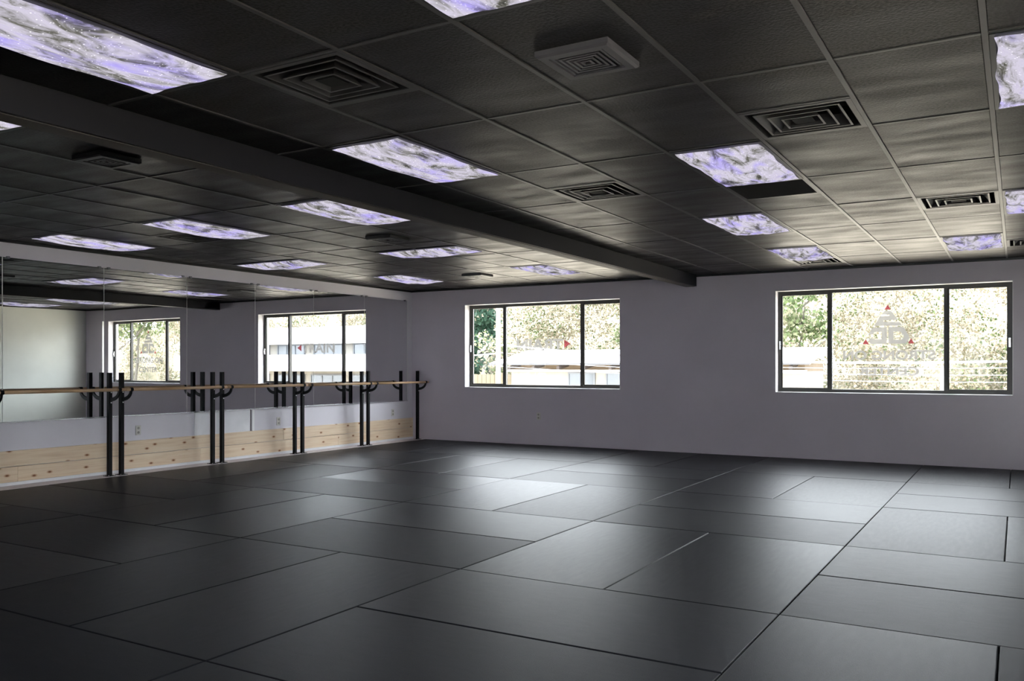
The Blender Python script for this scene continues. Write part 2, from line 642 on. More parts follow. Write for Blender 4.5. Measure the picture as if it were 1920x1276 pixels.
# pine wainscot: two courses of boards
wains = tag(empty('pine_wainscot', (0, 0, 0.035)), 'low band of knotty pine boards along the foot of the mirror wall', 'wainscot')
for row, (z0, z1, joints) in enumerate(((0.035, 0.200, [-0.005, -2.0, -4.72, -7.17, -9.6, -12.0, YB + 0.005]),
                                        (0.206, 0.374, [-0.005, -1.3, -3.2, -5.93, -8.4, -10.8, YB + 0.005]))):
    for a, c in zip(joints[:-1], joints[1:]):
        b = MB()
        b.box(0, 0.028, c + 0.002 - (a + c) / 2, a - 0.002 - (a + c) / 2, z0 - 0.035, z1 - 0.035)
        o = b.build('plank', M['pine'], wains, (random.uniform(-0.0015, 0.001) + 0.0015, (a + c) / 2, 0))
b = MB(); b.box(0.0, 0.042, YB + 0.005, -0.005, 0.0, 0.034)
tag(b.build('baseboard_left', M['white']), 'narrow white baseboard strip under the pine boards', 'baseboard', kind='structure')
b = MB(); b.box(0.0, 0.306, YB + 0.005, -0.005, -0.04, 0.0)
tag(b.build('trim_1', M['ledge']), 'pale painted wooden ledge on the floor carrying the barre posts', 'ledge', kind='structure')

# ------------------------------------------------------------------ beam and ceiling
beam = tag(empty('ceiling_beam', ((BX0 + BX1) / 2, -8, BZ)), 'boxed grey beam running along the ceiling to the window wall', 'beam', kind='structure')
b = MB(); b.box(BX0 - 5.25, BX1 - 5.25, YB + 8 + 0.01, 8 - 0.01, 0.004, H + 0.05 - BZ); b.build('beam_casing', M['beam'], beam)
b = MB(); b.box(BX0 - 5.25 - 0.004, BX1 - 5.25 - 0.03, YB + 8 + 0.01, 8 - 0.01, 0, 0.0039); b.build('soffit_board', M['soffit'], beam)

b = MB(); b.box(-WT, W + WT, YB - 0.2, WT, H + 0.16, H + 0.4)
ceiling = tag(b.build('ceiling', M['duct']), 'black suspended ceiling of dark tiles in a metal grid', 'ceiling', kind='structure')

cellX = lambda i: GX + TX * i
rowY = lambda j: GY + TY * j
LO = -0.25 + 0.5  # left section grid shift
# lights: (i0,i1,j0,j1)
LIGHTS = [
    ((-5, -4, -1, 0), 'long galaxy-print ceiling light right of the beam, nearest the upper left corner'),
    ((-2, -1, -1, 0), 'galaxy-print ceiling light cut off by the top edge, beside the small square register'),
    ((-5, -4, 1, 2), 'galaxy-print ceiling light right of the beam, beyond the nearest diffuser'),
    ((-2, -1, 2, 3), 'galaxy-print ceiling light touching the perforated return grille'),
    ((-3, -2, 4, 5), 'galaxy-print ceiling light right of the beam, second from the window wall'),
    ((-3, -2, 6, 7), 'galaxy-print ceiling light right of the beam, against the loose diffuser by the window wall'),
    ((1, 2, 1, 2), 'galaxy-print ceiling light at the upper right edge of the picture'),
    ((1, 2, 4, 5), 'galaxy-print ceiling light at the right edge, level with a square diffuser'),
    ((0, 1, 6, 7), 'galaxy-print ceiling light above the window with the triangle logo'),
    ((-7.75, -6.75, -1, 0), 'galaxy-print ceiling light left of the beam, cut off by the left edge'),
    ((-13.75, -12.75, 2, 3), 'galaxy-print ceiling light left of the beam, nearest the mirror wall'),
    ((-10.75, -9.75, 2, 3), 'galaxy-print ceiling light midway between mirrors and beam, next to a flush diffuser'),
    ((-7.75, -6.75, 2, 3), 'galaxy-print ceiling light lying close along the left of the beam'),
    ((-13.75, -11.75, 4.29, 4.79), 'galaxy-print ceiling light turned crosswise, nearer the mirrors'),
    ((-9.75, -7.75, 4.29, 4.79), 'galaxy-print ceiling light turned crosswise, nearer the beam'),
    ((-12.75, -11.75, 6, 7), 'galaxy-print ceiling light in the far corner by mirrors and window wall'),
    ((-8.75, -7.75, 6, 7), 'pale galaxy-print ceiling light by the window wall left of the beam'),
]
VENTS = [
    ((-4, -3, 0, 0.5), 'large black square ceiling diffuser with twisted damper, nearest the viewer'),
    ((-1, 0, 1.5, 2), 'black square ceiling diffuser beside the light with the return grille'),
    ((-4, -3, 2.5, 3), 'black square ceiling diffuser close to the right of the beam'),
    ((0, 1, 4, 4.5), 'black square ceiling diffuser nearest the right edge light'),
    ((-11.75, -10.75, 2.5, 3), 'flush dark ceiling diffuser half hidden by a light left of the beam'),
    ((-3, -2, 7.0, 7.5), 'loose dark ceiling diffuser against the window wall'),
    ((1, 2, 6.5, 7), 'dark ceiling diffuser at the far right edge'),
]
GRILLE = (-2, -1, 3, 3.5)
OCC = [r for r, _ in LIGHTS] + [r for r, _ in VENTS] + [GRILLE]

_tiles = {}


def put_tile(x0, x1, y0, y1):
    lx, ly = round(x1 - x0, 3), round(y1 - y0, 3)
    if lx < 0.05 or ly < 0.03:
        return
    k = (lx, ly)
    if k not in _tiles:
        b = MB()
        hx, hy, g = lx / 2 - 0.004, ly / 2 - 0.004, 0.012
        lo = [(-hx + g, -hy + g, 0), (hx - g, -hy + g, 0), (hx - g, hy - g, 0), (-hx + g, hy - g, 0)]
        hi = [(-hx, -hy, 0.006), (hx, -hy, 0.006), (hx, hy, 0.006), (-hx, hy, 0.006)]
        tp = [(p[0], p[1], 0.02) for p in hi]
        b.quad(lo); b.quad(tp)
        for q in range(4):
            b.quad((lo[q], lo[(q + 1) % 4], hi[(q + 1) % 4], hi[q]))
            b.quad((hi[q], hi[(q + 1) % 4], tp[(q + 1) % 4], tp[q]))
        _tiles[k] = b.mesh('ceiling_tile', M['tile'])
    link('ceiling_tile', _tiles[k], ceiling, ((x0 + x1) / 2, (y0 + y1) / 2, H + 0.001 + random.uniform(-0.001, 0.002)))


def split_rows(x0, x1, y0, y1):
    """free y-intervals of the cell after removing occupied rectangles"""
    xm = (x0 + x1) / 2
    cuts = []
    for (i0, i1, j0, j1) in OCC:
        if cellX(i0) - 0.01 < xm < cellX(i1) + 0.01:
            a, c = max(rowY(j0), y0), min(rowY(j1), y1)
            if c - a > 0.02:
                cuts.append((a, c))
    cuts.sort()
    out, p = [], y0
    for a, c in cuts:
        if a - p > 0.02:
            out.append((p, a))
        p = c
    if y1 - p > 0.02:
        out.append((p, y1))
    return out


XR = [BX1] + [cellX(i) for i in range(-5, 2)] + [W]
XL = [0.0] + [cellX(i - 0.75) for i in range(-13, -5)] + [BX0]
ROWS = [YB] + [rowY(j) for j in range(-5, 8)] + [0.0]
tee_full = None
for XS in (XR, XL):
    for x0, x1 in zip(XS[:-1], XS[1:]):
        for y0, y1 in zip(ROWS[:-1], ROWS[1:]):
            for a, c in split_rows(x0, x1, y0, y1):
                put_tile(x0, x1, a, c)
    for x in XS[1:-1]:      # main runners
        b = MB()
        b.box(-0.012, 0.012, YB + 8, 8, -0.003, 0.012)
        b.build('grid_runner', M['grid'], ceiling, (x, -8, H - 0.001))
tee_meshes = {}


def put_tee(x0, x1, y):
    k = round(x1 - x0, 3)
    if k not in tee_meshes:
        b = MB()
        b.box(-k / 2 + 0.013, k / 2 - 0.013, -0.010, 0.010, -0.0015, 0.012)
        tee_meshes[k] = b.mesh('cross_tee', M['grid'])
    link('cross_tee', tee_meshes[k], ceiling, ((x0 + x1) / 2, y, H - 0.001))


for XS in (XR, XL):
    for x0, x1 in zip(XS[:-1], XS[1:]):
        for y in ROWS[1:-1]:
            put_tee(x0, x1, y)
for (i0, i1, j0, j1), _ in VENTS + [(GRILLE, '')]:
    for j in (j0, j1):
        if abs(j - round(j)) > 0.1:
            put_tee(cellX(i0), cellX(i1), rowY(j))
for n, (x0, x1, y0, y1) in enumerate(((0.0, BX0 - 0.001, -0.022, 0), (BX1 + 0.001, W, -0.022, 0), (0, 0.022, YB, -0.022), (W - 0.022, W, YB, -0.022))):
    b = MB(); b.box(x0, x1, y0, y1, H - 0.026, H + 0.002)  # narrow black strip where wall and ceiling meet
    tag(b.build('trim_%d' % (n + 2), M['black']),
        ['black wall angle at the ceiling edge of the window wall, left of the beam', 'black wall angle at the ceiling edge of the window wall, right of the beam',
         'black wall angle at the ceiling edge above the mirrors', 'black wall angle at the ceiling edge of the right wall'][n], 'trim', kind='structure')


# ------------------------------------------------------------------ ceiling lights
def cover_mesh(lx, ly, seed):
    r = random.Random(seed)
    nx, ny = (20, 40) if ly > lx else (40, 20)
    v, f = [], []
    ph = [r.uniform(0, 6.28) for _ in range(8)]
    sag = r.uniform(0.035, 0.055)
    for j in range(ny + 1):
        for i in range(nx + 1):
            u, w = i / nx * 2 - 1, j / ny * 2 - 1
            ex = 0.036 + 0.006 * math.sin(w * 5 + ph[0]) + 0.003 * math.sin(w * 13 + ph[1])
            ey = 0.042 + 0.007 * math.sin(u * 4 + ph[2]) + 0.003 * math.sin(u * 11 + ph[3])
            x = u * (lx / 2 - ex)
            y = w * (ly / 2 - ey)
            e = (1 - u ** 4) * (1 - w ** 4)
            s = sag * (1 - u * u) ** 0.7 * (1 - w * w) ** 0.6
            crease = 0.005 * math.sin(7 * u + 3.5 * w + ph[4] + 1.5 * math.sin(2 * w + ph[5])) + 0.004 * math.sin(15 * u - 6 * w + ph[6])
            v.append((x, y, -0.012 - s + crease * e))
    for j in range(ny):
        for i in range(nx):
            a = j * (nx + 1) + i
            f.append((a, a + nx + 1, a + nx + 2, a + 1))
    me = bpy.data.meshes.new('cover')
    me.from_pydata(v, [], f)
    me.materials.append(M['galaxy'])
    me.polygons.foreach_set('use_smooth', [True] * len(f))
    return me


def make_light(rect, label, seed):
    i0, i1, j0, j1 = rect
    x0, x1, y0, y1 = cellX(i0), cellX(i1), rowY(j0), rowY(j1)
    lx, ly = x1 - x0, y1 - y0
    t = tag(empty('ceiling_light', ((x0 + x1) / 2, (y0 + y1) / 2, H)), label, 'ceiling light', 'galaxy-print ceiling lights')
    hx, hy, w = lx / 2 - 0.014, ly / 2 - 0.012, 0.022
    b = MB()
    b.box(-hx, hx, -hy, -hy + w, -0.006, 0.03); b.box(-hx, hx, hy - w, hy, -0.006, 0.03)
    b.box(-hx, -hx + w, -hy + w, hy - w, -0.006, 0.03); b.box(hx - w, hx, -hy + w, hy - w, -0.006, 0.03)
    b.build('frame', M['black'], t)
    b = MB(); b.box(-hx + w, hx - w, -hy + w, hy - w, 0.03, 0.09); b.build('housing', M['black'], t)
    o = link('cover', cover_mesh(lx, ly, seed), t)
    o['label'] = 'wrinkled fabric cover with a glowing lilac and white galaxy print'


for n, (r, lab) in enumerate(LIGHTS):
    make_light(r, lab, n)


# ------------------------------------------------------------------ diffusers
def ring_mesh(name, s0, z0, s1, z1, m, th=0.004):
    """square louvre: sloping skirt from half size s0 at z0 to s1 at z1, with a lip"""
    b = MB()
    sq = lambda s, z: [(-s, -s, z), (s, -s, z), (s, s, z), (-s, s, z)]
    A, B = sq(s0, z0), sq(s1, z1)
    C, D = sq(s0 - th, z0 + 0.002), sq(s1 - th, z1)
    E = sq(s0 - 0.012, z0)
    for k in range(4):
        q = (k + 1) % 4
        b.quad((A[k], A[q], B[q], B[k]))
        b.quad((C[k], C[q], D[q], D[k]))
        b.quad((A[k], A[q], E[q], E[k]))
        b.quad((B[k], B[q], D[q], D[k]))
    return b.mesh(name, m)


_dif = {}


def make_diffuser(rect, label, tilt=0):
    i0, i1, j0, j1 = rect
    x0, x1, y0, y1 = cellX(i0), cellX(i1), rowY(j0), rowY(j1)
    if not _dif:
        s = TX / 2 - 0.013
        b = MB()
        for (a, c, d, e) in ((-s, s, -s, -s + 0.028), (-s, s, s - 0.028, s), (-s, -s + 0.028, -s + 0.028, s - 0.028), (s - 0.028, s, -s + 0.028, s - 0.028)):
            b.box(a, c, d, e, -0.004, 0.012)
        _dif['frame'] = b.mesh('frame', M['vane'])
        b = MB()
        q = s - 0.028
        for (a, c, d, e) in ((-q, q, -q, -q + 0.004), (-q, q, q - 0.004, q), (-q, -q + 0.004, -q + 0.004, q - 0.004), (q - 0.004, q, -q + 0.004, q - 0.004)):
            b.box(a, c, d, e, 0.0, 0.12)
        b.box(-q, q, -q, q, 0.12, 0.125)
        _dif['neck'] = b.mesh('neck', M['duct'])
        for k, (s0, z0, s1, z1) in enumerate(((0.228, -0.004, 0.175, 0.055), (0.165, -0.008, 0.115, 0.050), (0.102, -0.011, 0.070, 0.035))):
            _dif['v%d' % k] = ring_mesh('vane', s0, z0, s1, z1, M['vane'])
        b = MB()
        b.box(-0.055, 0.055, -0.055, 0.055, -0.004, 0.0)
        _dif['core'] = b.mesh('core', M['duct'])
        b = MB()
        b.box(-0.12, 0.12, -0.006, 0.006, 0.02, 0.026); b.box(-0.006, 0.006, -0.09, 0.09, 0.026, 0.032)
        b.cyl((0, 0, 0.026), (0, 0, 0.10), 0.07, 16)
        _dif['damper'] = b.mesh('damper', M['vane'])
    t = tag(empty('ceiling_diffuser', ((x0 + x1) / 2, (y0 + y1) / 2, H)), label, 'ceiling vent', 'square ceiling diffusers')
    t.rotation_euler = (0, tilt, 0)
    link('frame', _dif['frame'], t)
    link('neck', _dif['neck'], t)
    for k in range(3):
        link('vane', _dif['v%d' % k], t)
    link('core', _dif['core'], t)
    link('damper', _dif['damper'], t, (-0.05, -0.06, 0.03)).rotation_euler = (0, 0, 0.5)


for r, lab in VENTS:
    make_diffuser(r, lab)


def make_register(x, y, s, label, m, hide=0.03):
    t = tag(empty('ceiling_register', (x, y, H)), label, 'ceiling vent', 'small square registers')
    b = MB()
    sq = lambda s, z: [(-s, -s, z), (s, -s, z), (s, s, z), (-s, s, z)]
    A, B, C, D = sq(s, 0), sq(s, -hide + 0.008), sq(s - 0.012, -hide), sq(s - 0.045, -hide)
    E = sq(s - 0.045, 0.0)
    for P, Q in ((A, B), (B, C), (C, D), (D, E)):
        for k in range(4):
            q = (k + 1) % 4
            b.quad((P[k], P[q], Q[q], Q[k]))
    b.build('frame', m, t)
    b = MB(); b.box(-s + 0.045, s - 0.045, -s + 0.045, s - 0.045, -0.003, -0.001); b.build('backing', M['duct'], t)
    s0 = s - 0.052
    k = 0
    while s0 > 0.02:
        link('vane', ring_mesh('vane', s0, -hide + 0.003, s0 - 0.014, -hide + 0.022, m, 0.003), t)
        s0 -= 0.024
        k += 1
    return t


make_register(cellX(-1.52), rowY(0.52), 0.175, 'small grey square register fixed below a tile near the top edge', M['vanegrey'])
make_register(cellX(-7.30), rowY(0.57), 0.150, 'small black register beside the beam on the dark left ceiling', M['black'], 0.035)
make_register(cellX(-8.30), rowY(3.60), 0.165, 'small black register between two lights left of the beam', M['vane'], 0.035)
make_register(cellX(-10.2), rowY(6.53), 0.170, 'small dark register near the window wall left of the beam', M['vane'], 0.035)

# perforated return grille: slats
i0, i1, j0, j1 = GRILLE
t = tag(empty('return_grille', (cellX(-1.5), rowY(3.25), H)), 'black slatted return air grille next to a galaxy-print light', 'ceiling vent')
s = TX / 2 - 0.013
b = MB()
for (a, c, d, e) in ((-s, s, -s, -s + 0.016), (-s, s, s - 0.016, s), (-s, -s + 0.016, -s + 0.016, s - 0.016), (s - 0.016, s, -s + 0.016, s - 0.016)):
    b.box(a, c, d, e, -0.003, 0.012)
b.build('frame', M['black'], t)
b = MB(); b.box(-s + 0.016, s - 0.016, -s + 0.016, s - 0.016, 0.035, 0.038); b.build('backing', M['duct'], t)
b = MB(); b.box(-s + 0.016, s - 0.016, -0.0045, 0.0045, -0.001, 0.010)
sl = b.mesh('slat', M['vane'])
for k in range(28):
    link('slat', sl, t, (0, -s + 0.03 + k * (2 * s - 0.06) / 27, 0)).rotation_euler = (0.5, 0, 0)


# ------------------------------------------------------------------ windows
def poly_plate(name, outer, holes, y, m, parent, th=0.0006):
    cu = bpy.data.curves.new(name, 'CURVE')
    cu.dimensions = '2D'
    cu.fill_mode = 'BOTH'
    for pts in [outer] + holes:
        sp = cu.splines.new('POLY')
        sp.points.add(len(pts) - 1)
        for p, q in zip(sp.points, pts):
            p.co = (q[0], q[1], 0, 1)
        sp.use_cyclic_u = True
    return curve_to_plate(name, cu, y, m, parent)


def curve_to_plate(name, cu, y, m, parent, xform=None):
    tmp = bpy.data.objects.new('tmp', cu)
    COL.objects.link(tmp)
    dg = bpy.context.evaluated_depsgraph_get()
    me = bpy.data.meshes.new_from_object(tmp.evaluated_get(dg))
    bpy.data.objects.remove(tmp)
    if xform:
        me.transform(xform(me))
    me.transform(Matrix.Rotation(math.pi / 2, 4, 'X'))
    me.materials.clear()
    me.materials.append(m)
    o = link(name, me, parent, (0, y, 0))
    return o


def lettering(text, x0, x1, z0, z1, y, m, parent, weight=0.035):
    """vinyl letters read from the street, so they run backwards seen from inside"""
    cu = bpy.data.curves.new('lettering', 'FONT')
    cu.body = text
    cu.offset = weight

    def xf(me):
        xs = [v.co.x for v in me.vertices]
        ys = [v.co.y for v in me.vertices]
        sx, sy = (x1 - x0) / (max(xs) - min(xs)), (z1 - z0) / (max(ys) - min(ys))
        return Matrix.Translation((x1, z0, 0)) @ Matrix.Diagonal((-sx, sy, 1, 1)) @ Matrix.Translation((-min(xs), -min(ys), 0))
    return curve_to_plate('lettering', cu, y, m, parent, xf)


def make_window(n, rect, mull, label, loc=(0, 0, 0), rz=0.0):
    x0, x1, z0, z1 = rect
    w = tag(empty('window_%d' % n, loc), label, 'window', kind='structure')
    w.rotation_euler = (0, 0, rz)
    t = 0.010
    b = MB()
    b.box(x0, x0 + t, 0.0, FY + 0.06, z0, z1); b.box(x1 - t, x1, 0.0, FY + 0.06, z0, z1)
    b.box(x0 + t, x1 - t, 0.0, FY + 0.06, z1 - t, z1); b.box(x0 + t, x1 - t, -0.004, FY + 0.06, z0, z0 + t)
    b.build('reveal', M['white'], w)
    fx0, fx1, fz0, fz1 = x0 + t, x1 - t, z0 + t, z1 - t
    fw = 0.045
    b = MB()
    b.box(fx0, fx0 + fw, FY, FY + 0.06, fz0, fz1); b.box(fx1 - fw, fx1, FY, FY + 0.06, fz0, fz1)
    b.box(fx0 + fw, fx1 - fw, FY, FY + 0.06, fz1 - fw, fz1); b.box(fx0 + fw, fx1 - fw, FY - 0.01, FY + 0.06, fz0, fz0 + fw)
    b.build('frame', M['bronze'], w)
    for mx in mull:
        b = MB(); b.box(mx - 0.024, mx + 0.024, FY - 0.005, FY + 0.06, fz0 + fw, fz1 - fw); b.build('mullion', M['bronze'], w)
        b = MB(); b.box(mx + 0.024, mx + 0.030, FY + 0.012, FY + 0.03, fz0 + fw, fz1 - fw); b.build('track', M['chrome'], w)
    edges = [fx0 + fw] + list(mull) + [fx1 - fw]
    for k in range(3):
        a, c = edges[k] + (0.024 if k else 0), edges[k + 1] - (0.024 if k < 2 else 0)
        if k != 1:      # sliding sash
            b = MB()
            s = 0.016
            b.box(a, a + s, FY + 0.012, FY + 0.035, fz0 + fw, fz1 - fw); b.box(c - s, c, FY + 0.012, FY + 0.035, fz0 + fw, fz1 - fw)
            b.box(a + s, c - s, FY + 0.012, FY + 0.035, fz0 + fw, fz0 + fw + s); b.box(a + s, c - s, FY + 0.012, FY + 0.035, fz1 - fw - s, fz1 - fw)
            sash = b.build('sash', M['bronze'], w)
            lx = fx0 + fw - 0.014 if k == 0 else fx1 - fw + 0.014
            b = MB()
            b.box(lx - 0.012, lx + 0.012, FY - 0.012, FY, z0 + 0.62, z0 + 0.74)
            b.box(lx - 0.007, lx + 0.007, FY - 0.026, FY - 0.012, z0 + 0.65, z0 + 0.70)
            b.build('latch', M['chrome'], sash)
        b = MB(); b.box(a, c, FY + 0.022, FY + 0.026, fz0 + fw, fz1 - fw)
        b.build('pane', M['glass'], w)
    return w


w1 = make_window(1, WIN[0], (1.875, 3.345), 'three-pane dark framed window beside the mirror corner, lettered TRAIN')
w2 = make_window(2, WIN[1], (7.215, 8.675), 'three-pane dark framed window with a triangle logo on its middle pane')
HWD = 1.475
make_window(3, (-HWD, HWD, 0.93, 2.385), (-0.73, 0.73), 'three-pane dark framed window on the right wall beside the viewer', (W, (SW[0] + SW[1]) / 2, 0), -math.pi / 2)
make_window(4, (-HWD, HWD, 0.93, 2.385), (-0.73, 0.73), 'three-pane dark framed window in the rear wall behind the viewer', (sum(RW[0]) / 2, YB, 0), math.pi)
DY = FY + 0.018
lettering('TRAIN', 2.104, 2.999, 1.575, 1.765, DY, M['vinyl'], w1)
poly_plate('red_triangle', [(3.014, 1.745), (3.014, 1.608), (3.13, 1.678)], [], DY, M['vinyl_red'], w1)
lettering('STRONG ON', 7.385, 8.548, 1.388, 1.520, DY, M['vinyl'], w2)
lettering('CENTER', 7.587, 8.350, 1.173, 1.296, DY, M['vinyl'], w2)
for tri in ([(7.961, 2.142), (8.002, 2.074), (7.92, 2.077)], [(7.682, 1.676), (7.723, 1.605), (7.641, 1.606)], [(8.253, 1.677), (8.291, 1.608), (8.215, 1.609)]):
    poly_plate('red_triangle', tri, [], DY, M['vinyl_red'], w2)
for shp, hol in (([(7.922, 2.06), (8.002, 2.058), (8.09, 1.933), (7.909, 1.929), (7.909, 1.912), (8.111, 1.902), (8.144, 1.853), (7.788, 1.856), (7.866, 1.985), (7.985, 1.988), (7.985, 2.005), (7.888, 2.012)], []),
                 ([(7.768, 1.833), (7.951, 1.836), (7.951, 1.608), (7.747, 1.607), (7.708, 1.677), (7.781, 1.685), (7.781, 1.669), (7.883, 1.67), (7.888, 1.773), (7.798, 1.777), (7.772, 1.741), (7.712, 1.733)], []),
                 ([(7.972, 1.839), (8.16, 1.835), (8.222, 1.719), (8.235, 1.678), (8.194, 1.608), (7.972, 1.609)], [[(8.035, 1.772), (8.127, 1.77), (8.165, 1.706), (8.136, 1.661), (8.035, 1.665)]])):
    poly_plate('logo_mark', shp, hol, DY, M['vinyl'], w2)

# ------------------------------------------------------------------ mirrors
MZ0, MZ1 = 0.697, 2.482
SEAMS = [-9.74, -8.54, -7.335, -6.131, -4.937, -3.752, -2.556, -1.348, -0.175]
SLOPES = [(0.002, 0.004), (0.003, 0.003), (-0.004, 0.0089), (0.0152, 0.0037), (0.0043, 0.0045), (0.0081, 0.007), (0.0075, 0.008), (0.009, 0.009)]
NAMES = ['mirror panel beyond the left edge of the picture, farthest from the windows', 'mirror panel at the extreme left edge of the picture',
         'mirror panel reflecting the pale right wall', 'mirror panel reflecting the whole logo window', 'mirror panel reflecting the end of the ceiling beam',
         'mirror panel reflecting the left half of the lettered window', 'mirror panel reflecting the right half of the lettered window', 'last mirror panel, next to the window wall corner']
for k in range(8):
    y0, y1 = SEAMS[k] + 0.0012, SEAMS[k + 1] - 0.0012
    s0, s1 = SLOPES[k]
    ny, nz = 24, 6
    disp = []
    for i in range(ny + 1):
        q = i / ny
        disp.append((s0 * q + (s1 - s0) * q * q / 2) * (y1 - y0))
    mid = (max(disp) + min(disp)) / 2
    cy = (y0 + y1) / 2
    t = tag(empty('wall_mirror', (0, cy, MZ0)), NAMES[k], 'mirror', 'wall mirror panels')
    v, f = [], []
    for j in range(nz + 1):
        for i in range(ny + 1):
            v.append((0.021 + disp[i] - mid, y0 + (y1 - y0) * i / ny - cy, (MZ1 - MZ0) * j / nz))
    for j in range(nz):
        for i in range(ny):
            a = j * (ny + 1) + i
            f.append((a, a + 1, a + ny + 2, a + ny + 1))
    me = bpy.data.meshes.new('glass')
    me.from_pydata(v, [], f)
    me.materials.append(M['mirror'])
    me.polygons.foreach_set('use_smooth', [True] * len(f))
    g = link('glass', me, t)
    b = MB()
    n = len(disp) - 1
    xa, xb = 0.021 + disp[0] - mid - 0.0004, 0.021 + disp[n] - mid - 0.0004
    ya, yb, zz = y0 - cy, y1 - cy, MZ1 - MZ0
    P = [(0.004, ya, 0), (xa, ya, 0), (xb, yb, 0), (0.004, yb, 0)]
    Q = [(p[0], p[1], zz) for p in P]
    b.quad(P); b.quad(Q)
    for q in (0, 2, 3):
        b.quad((P[q], P[(q + 1) % 4], Q[(q + 1) % 4], Q[q]))
    b.build('backing', M['mirror_edge'], t)
    for yy, dd in ((ya, disp[0]), (yb, disp[n])):
        b = MB()
        sg = 1 if yy < 0 else -1
        xf = 0.021 + dd - mid
        b.box(0.004, xf + 0.0012, min(yy, yy + sg * 0.0035), max(yy, yy + sg * 0.0035), 0, zz)
        b.build('ground_edge', M['mirror_edge'], t)
    for yy in (ya + 0.06, yb - 0.06):
        b = MB()
        b.box(0.0, 0.036, yy - 0.014, yy + 0.014, zz, zz + 0.012)
        b.box(0.030, 0.036, yy - 0.014, yy + 0.014, zz - 0.014, zz)
        b.cyl((0.036, yy, zz + 0.004), (0.040, yy, zz + 0.004), 0.005, 8)
        b.build('clip', M['clip'], t)
b = MB(); b.box(0.0, 0.034, SEAMS[0], SEAMS[-1], MZ0 - 0.014, MZ0 - 0.001)
tag(b.build('mirror_channel', M['chrome']), 'thin bright metal channel under the bottom edge of the mirrors', 'channel')

# ------------------------------------------------------------------ barre
PX, BARX, BARZ, PT = 0.215, 0.400, 1.024, 1.224
PH = 0.022


def make_barre():
    t = empty('barre_section', (0, 0, 0))
    L = 1.515
    for sgn in (-1, 1):
        y = sgn * (L / 2 - 0.078)
        b = MB()
        b.box(PX - PH, PX + PH, y - PH, y + PH, 0.006, PT)
        post = b.build('post', M['postblack'], t)
        b = MB()
        b.box(PX - 0.052, PX + 0.052, y - 0.048, y + 0.048, 0.0, 0.006)
        bp = b.build('base_plate', M['postblack'], t)
        b = MB()
        for dx, dy in ((-0.04, -0.036), (0.04, -0.036), (-0.04, 0.036), (0.04, 0.036)):
            b.cyl((PX + dx, y + dy, 0.006), (PX + dx, y + dy, 0.012), 0.006, 8)
        b.build('bolts', M['bolt'], bp)
        # curved arm: from the post outwards and up to the bar
        b = MB()
        n = 10
        lo, hi = [], []
        for q in range(n + 1):
            a = q / n
            ang = a * math.pi / 2
            rx, rz = BARX - 0.004 - (PX + PH), 0.105
            x = PX + PH + rx * math.sin(ang)
            z = 0.905 + rz * (1 - math.cos(ang))
            wd = 0.046 - 0.020 * a
            nx, nz = -math.sin(ang * 0.9), math.cos(ang * 0.9)
            lo.append((x - nx * wd * 0.5, z - nz * wd * 0.5))
            hi.append((x + nx * wd * 0.5, z + nz * wd * 0.5))
        for q in range(n):
            poly = [lo[q], lo[q + 1], hi[q + 1], hi[q]]
            b.prism(poly, y - 0.010, y + 0.010)
        br = b.build('bracket', M['postblack'], t)
        b = MB()
        for q in range(14):
            a0, a1 = 2 * math.pi * q / 14, 2 * math.pi * (q + 1) / 14
            pts = [(BARX + r * math.cos(a), BARZ + r * math.sin(a)) for r, a in ((0.0195, a0), (0.0245, a0), (0.0245, a1), (0.0195, a1))]
            b.prism(pts, y - 0.018, y + 0.018)
        b.build('collar', M['postblack'], br)
        b = MB()
        for z in (0.868, 0.990):
            b.cyl((PX + PH, y + 0.006, z), (PX + PH + 0.007, y + 0.006, z), 0.0075, 8)
        b.build('bolts', M['bolt'], post)
    b = MB()
    b.cyl((BARX, -L / 2 + 0.004, BARZ), (BARX, L / 2 - 0.004, BARZ), 0.019, 16)
    b.build('bar', M['bar'], t, smooth=True)
    return t


proto = make_barre()
BY = [-0.802, -2.323, -3.840, -5.356, -6.872, -8.388]
BL = ['barre section ending at the window wall corner', 'second barre section from the window wall', 'third barre section from the window wall',
      'barre section in front of the pale wall board and logo window reflection', 'barre section cut off by the left edge of the picture', 'barre section beyond the left edge of the picture']
for k, y in enumerate(BY):
    o = proto if k == 0 else copy_tree(proto)
    o.location = (0, y, 0)
    tag(o, BL[k], 'ballet barre', 'ballet barre sections')


# ------------------------------------------------------------------ wall outlets
def make_outlet():
    t = empty('wall_outlet')
    b = MB()
    sq = lambda x, w, h: [(x, -w, -h), (x, w, -h), (x, w, h), (x, -w, h)]
    A, B, C = sq(0, 0.036, 0.060), sq(0.004, 0.036, 0.060), sq(0.007, 0.032, 0.056)
    for P, Q in ((A, B), (B, C)):
        for k in range(4):
            b.quad((P[k], P[(k + 1) % 4], Q[(k + 1) % 4], Q[k]))
    b.quad(C); b.quad(A)
    b.build('plate', M['plate'], t)
    for z in (-0.027, 0.027):
        b = MB()
        pts = []
        b.cyl((0.007, 0, z), (0.0095, 0, z), 0.017, 14)
        r = b.build('receptacle', M['slot'], t)
        b = MB()
        for y in (-0.006, 0.006):
            b.box(0.0095, 0.0098, y - 0.0012, y + 0.0012, z - 0.003, z + 0.007)
        b.build('slots', M['black'], r)
    b = MB(); b.cyl((0.007, 0, 0), (0.0085, 0, 0), 0.004, 8); b.build('screw', M['bolt'], t)
    return t


